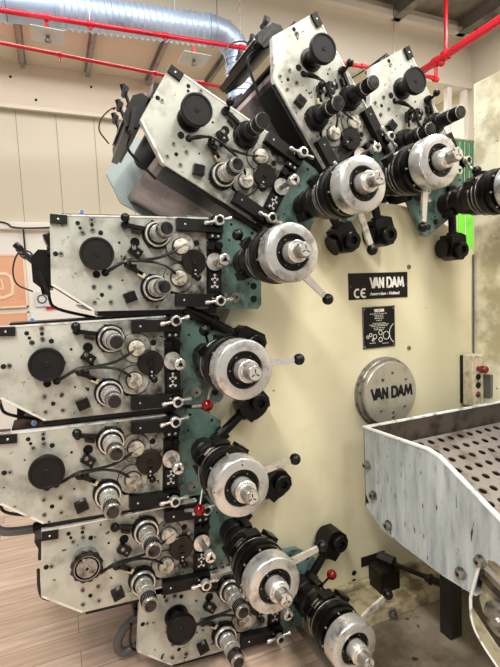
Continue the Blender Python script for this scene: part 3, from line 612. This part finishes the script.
for k, U in units.items():
    U.location = (RING[k][0], -.09, RING[k][1]); U.rotation_euler = (0, -R(PHI[k]), 0); U['label'] = ULAB[k]
    hand_knob(U, *KN[k]); rear_plate(U, k == 0)
    if k not in (4, 5, -2): fountain(U)
    if k in (0, -1, -2):       # the upper units have blackened adjusters
        ads = [c for c in U.children if c.name.startswith('adjuster')]
        for ad in (ads if k != 0 else ads[:1]):
            for c in ad.children:
                if c.name.split('.')[0] in ('sleeve', 'knurled_tip', 'lock_ring'):
                    for ms in c.material_slots[:1]: ms.link = 'OBJECT'; ms.material = MATS['black_flat' if c.name.startswith('lock') else 'shaft_black']

# ------------------------------------------------------------------ printing cylinders
def make_cyl():
    C = thing('printing_cylinder', '', 'cylinder', (0, 0, 0), 0, 'printing cylinders round the press frame')
    m = MB('brown'); m.disc(0, 0, -.07, [(0, .075), (.03, .075), (.034, .055), (.09, .055), (.092, .062), (.11, .062), (.112, .056), (.15, .056), (.155, .070), (.185, .074), (.19, .066), (.215, .068)], 36)
    m.box(-.055, -.02, -.075, -.04, .0, .07, 20).box(.02, .05, .04, .075, .02, .1, 10)
    m.build('bearing_housing', C, 'dark oily bearing housing', bevel=.002)
    m = MB('brown'); m.disc(0, 0, .14, [(0, .078), (.01, .086), (.045, .088), (.05, .080), (.065, .080), (.07, .094), (.105, .096), (.11, .09)], 48)
    m.use('black').box(-.03, .03, .075, .105, .18, .23, 0).box(.05, .1, .035, .075, .17, .225, -35).box(-.10, -.06, .03, .07, .18, .22, 40)
    m.use('steel_dark').disc(0, 0, .185, [(0, .0865), (.004, .0865)], 48).disc(0, 0, .214, [(0, .0968), (.005, .0968)], 48).disc(0, 0, .236, [(0, .0968), (.003, .0968)], 48)
    m.build('clutch_collar', C, 'dark brown clutch collar', bevel=.002)
    m = MB('black'); m.disc(0, 0, .25, [(0, .098), (.006, .103), (.03, .103), (.034, .092), (.05, .092), (.052, .100), (.068, .100), (.07, .085), (.09, .085)], 56)
    fl = m.build('flange', C)
    for k in range(8): m = MB('steel'); m.disc(.096*math.cos(R(45*k+10)), .096*math.sin(R(45*k+10)), .318, [(0, .004), (.006, .004)], 8); m.build('flange_screw', fl)
    m = MB('ring'); prof = [(0, .088), (.002, .098), (.006, .102), (.062, .102), (.068, .099), (.070, .096), (.070, .064), (.02, .062)]
    m.disc(0, 0, .335, prof, 72)
    m.use('steel_dark')
    for k in range(24):
        an = 2*math.pi*k/24; m.stroke([((.089-.007*(k % 4 == 0))*math.cos(an), (.089-.007*(k % 4 == 0))*math.sin(an)), (.0925*math.cos(an), .0925*math.sin(an))], .0012, .405, .0004)
    m.build('scale_ring', C, 'pale aluminium ring')
    m = MB('black'); m.disc(0, 0, .39, [(0, .062), (.008, .062), (.008, .055), (.004, .053), (.004, .045), (.010, .044), (.010, .03)], 48)
    be = m.build('bearing', C)
    for k in range(6): m = MB('steel_dark'); m.disc(.049*math.cos(R(60*k)), .049*math.sin(R(60*k)), .394, [(0, .003), (.003, .0025)], 8); m.build('bearing_screw', be)
    m = MB('steel'); m.disc(0, 0, .39, [(0, .038), (.05, .038), (.053, .035), (.053, .0265), (.06, .0265)], 40); sp = m.build('spindle', C)
    m = MB('steel_dark'); m.disc(0, 0, .45, [(0, .0255), (.038, .0255), (.041, .023)], 32); m.use('steel').disc(0, 0, .491, [(0, .021), (.0008, .021)], 24).use('black')
    for k in range(3): m.stroke([(.004*math.cos(R(90+120*k)), .004*math.sin(R(90+120*k))), (.014*math.cos(R(90+120*k)), .014*math.sin(R(90+120*k)))], .003, .4918)
    m.build('spindle_tip', sp)
    return C
CLAB = {1: 'silver-ringed cylinder beside the uppermost level unit, lever pointing down right at the sign', 2: 'silver-ringed cylinder with level lever, red ball beneath',
        3: 'silver-ringed cylinder in the middle of the left column, between the two clamp blocks', 4: 'silver-ringed cylinder of the unit with the fluted hand wheel',
        5: 'lowest silver-ringed cylinder with red ball lever above it, at the bottom edge', 0: 'silver-ringed cylinder whose lever hangs directly above the name sign',
        -1: 'silver-ringed cylinder at the top right, its lever hanging straight down', -2: 'silver-ringed cylinder cut by the right picture edge'}
LEV = {1: (.181, -.166), 2: (.250, .003), 3: (.243, .030), 4: (.245, .045), 5: (.232, .11), 0: (.092, -.232), -1: (-.02, -.262), -2: (-.01, -.245)}
BALL = {1: (-.093, .092, 0), 2: (-.049, .12, 0), 3: None, 4: None, 5: (.07, .13, 1), 0: None, -1: None, -2: (.03, .13, 0)}
cp = make_cyl(); cyls = {}
for i, k in enumerate((1, 2, 3, 4, 5, 0, -1, -2)):
    cyls[k] = cp if i == 0 else copy_tree(cp)
for k, C in cyls.items():
    C.location = (RING[k][0], -.09, RING[k][1]); C['label'] = CLAB[k]
    x, z = LEV[k]; L = math.hypot(x, z); ux, uz = x/L, z/L
    m = MB('steel'); wd = .014
    q = [(ux*.085-uz*wd, uz*.085+ux*wd), (ux*.225-uz*wd*.75, uz*.225+ux*wd*.75), (ux*.225+uz*wd*.75, uz*.225-ux*wd*.75), (ux*.085+uz*wd, uz*.085-ux*wd)]
    m.prism(q, .322, .334); lv = m.build('lever', C, 'flat steel lever', bevel=.002)
    m = MB('black'); m.ball(V(ux*.247, uz*.247, .328), .0215, 20); m.build('lever_ball', lv)
    bl = BALL[k]
    if bl:
        a, b_, red = bl
        m = MB('black'); m.rod(V(a*.45, b_*.45, .10), V(a, b_, .14), .005, n=8); sl_ = m.build('ball_lever', C)
        m = MB('red_ball' if red else 'black'); m.ball(V(a, b_, .14), .022, 20); m.build('ball', sl_, 'glossy red ball' if red else None)
    if k in (2, 3):
        a, b_ = {2: (-.045, -.173), 3: (-.071, -.185)}[k]
        m = MB('steel_dark'); m.rod(V(a+.035, b_+.07, .06), V(a, b_, .11), .005, n=8).rod(V(a-.05, b_-.005, .08), V(a, b_, .11), .007, n=8).rod(V(a, b_, .10), V(a+.04, b_+.005, .10), .006, n=8); sl_ = m.build('red_lever', C)
        m = MB('red_ball'); m.ball(V(a, b_, .115), .023, 20); m.build('ball', sl_, 'glossy red ball')

# ------------------------------------------------------------------ clamp blocks on the frame
def make_clamp():
    t = thing('clamp_block', '', 'clamp', (0, 0, 0), 0, 'black clamp blocks on the cream frame')
    m = MB('black'); m.prism([(-.05, -.035), (.035, -.04), (.05, -.015), (.05, .02), (.03, .042), (-.045, .038), (-.056, .01)], .03, .10); m.use('brown').prism([(-.03, -.02), (.02, -.02), (.02, .02), (-.03, .02)], 0, .03)
    m.build('block', t, bevel=.004)
    m = MB('black'); m.disc(.012, 0, .10, [(0, .030), (.022, .030), (.025, .027), (.025, .014), (.012, .012)], 24).use('hole').disc(.012, 0, .1125, [(0, .010), (.0006, .010)], 8); m.build('boss', t)
    m = MB('black'); m.lathe(V(-.04, 0, .065), (-1, 0, 0), [(0, .024), (.02, .024), (.02, .016), (.09, .016), (.09, .026), (.11, .026), (.11, .02), (.2, .02)], 16); m.build('shaft', t)
    m = MB('black'); m.lathe(V(.0, -.05, .05), (0, 0, 1), [(0, .038), (.09, .038)], 20); m.build('eccentric', t)
    return t
BL = [(.765, -.475, 218, 'clamp block on the cream frame below the second cylinder from the column top'), (.857, -.850, 217, 'clamp block on the cream frame at lower right of the middle cylinder'),
      (1.148, -1.205, 230, 'clamp block low on the cream frame beside the lower lever ball'), (1.262, .232, 120, 'clamp block left of the lever hanging above the name sign'),
      (1.475, .262, 105, 'clamp block just right of the lever hanging above the name sign'), (1.94, .19, 92, 'clamp block hanging at the top right next to the green curtain'),
      (.76, -.205, 150, 'clamp block half hidden behind the ring above the second lever')]
c0 = make_clamp()
for i, (x, z, an, lab) in enumerate(BL):
    c = c0 if i == 0 else copy_tree(c0)
    c.scale = (1.3, 1.15, 1.3); c.location = (x, 0, z); c.rotation_euler = (0, -R(an+180), 0); c['label'] = lab

# ------------------------------------------------------------------ hoses at the lower left
b = MB('hose'); b.tube([(-.6, .1, -.80), (-.32, .1, -.84), (-.24, .1, -.89), (-.12, .1, -.905), (-.06, .08, -.89)], .017, 12)
b.use('black').rod((-.13, .1, -.905), (-.06, .08, -.89), .026, n=14)
tag(b.build('hose'), 'grey hose with black end fitting left of the fluted hand wheel unit', 'hose')
b = MB('hose'); b.tube([(.32, .12, -1.36), (.24, .1, -1.40), (.18, .1, -1.44), (.15, .1, -1.50), (.17, .1, -1.545), (.24, .1, -1.53), (.34, .1, -1.46), (.42, .12, -1.40)], .02, 12)
tag(b.build('hose'), 'grey looped hose above the wood floor beside the lowest unit', 'hose')

for o in list(S.objects):
    if o.parent is None and o.type in ('MESH', 'EMPTY'): o.location.z += H
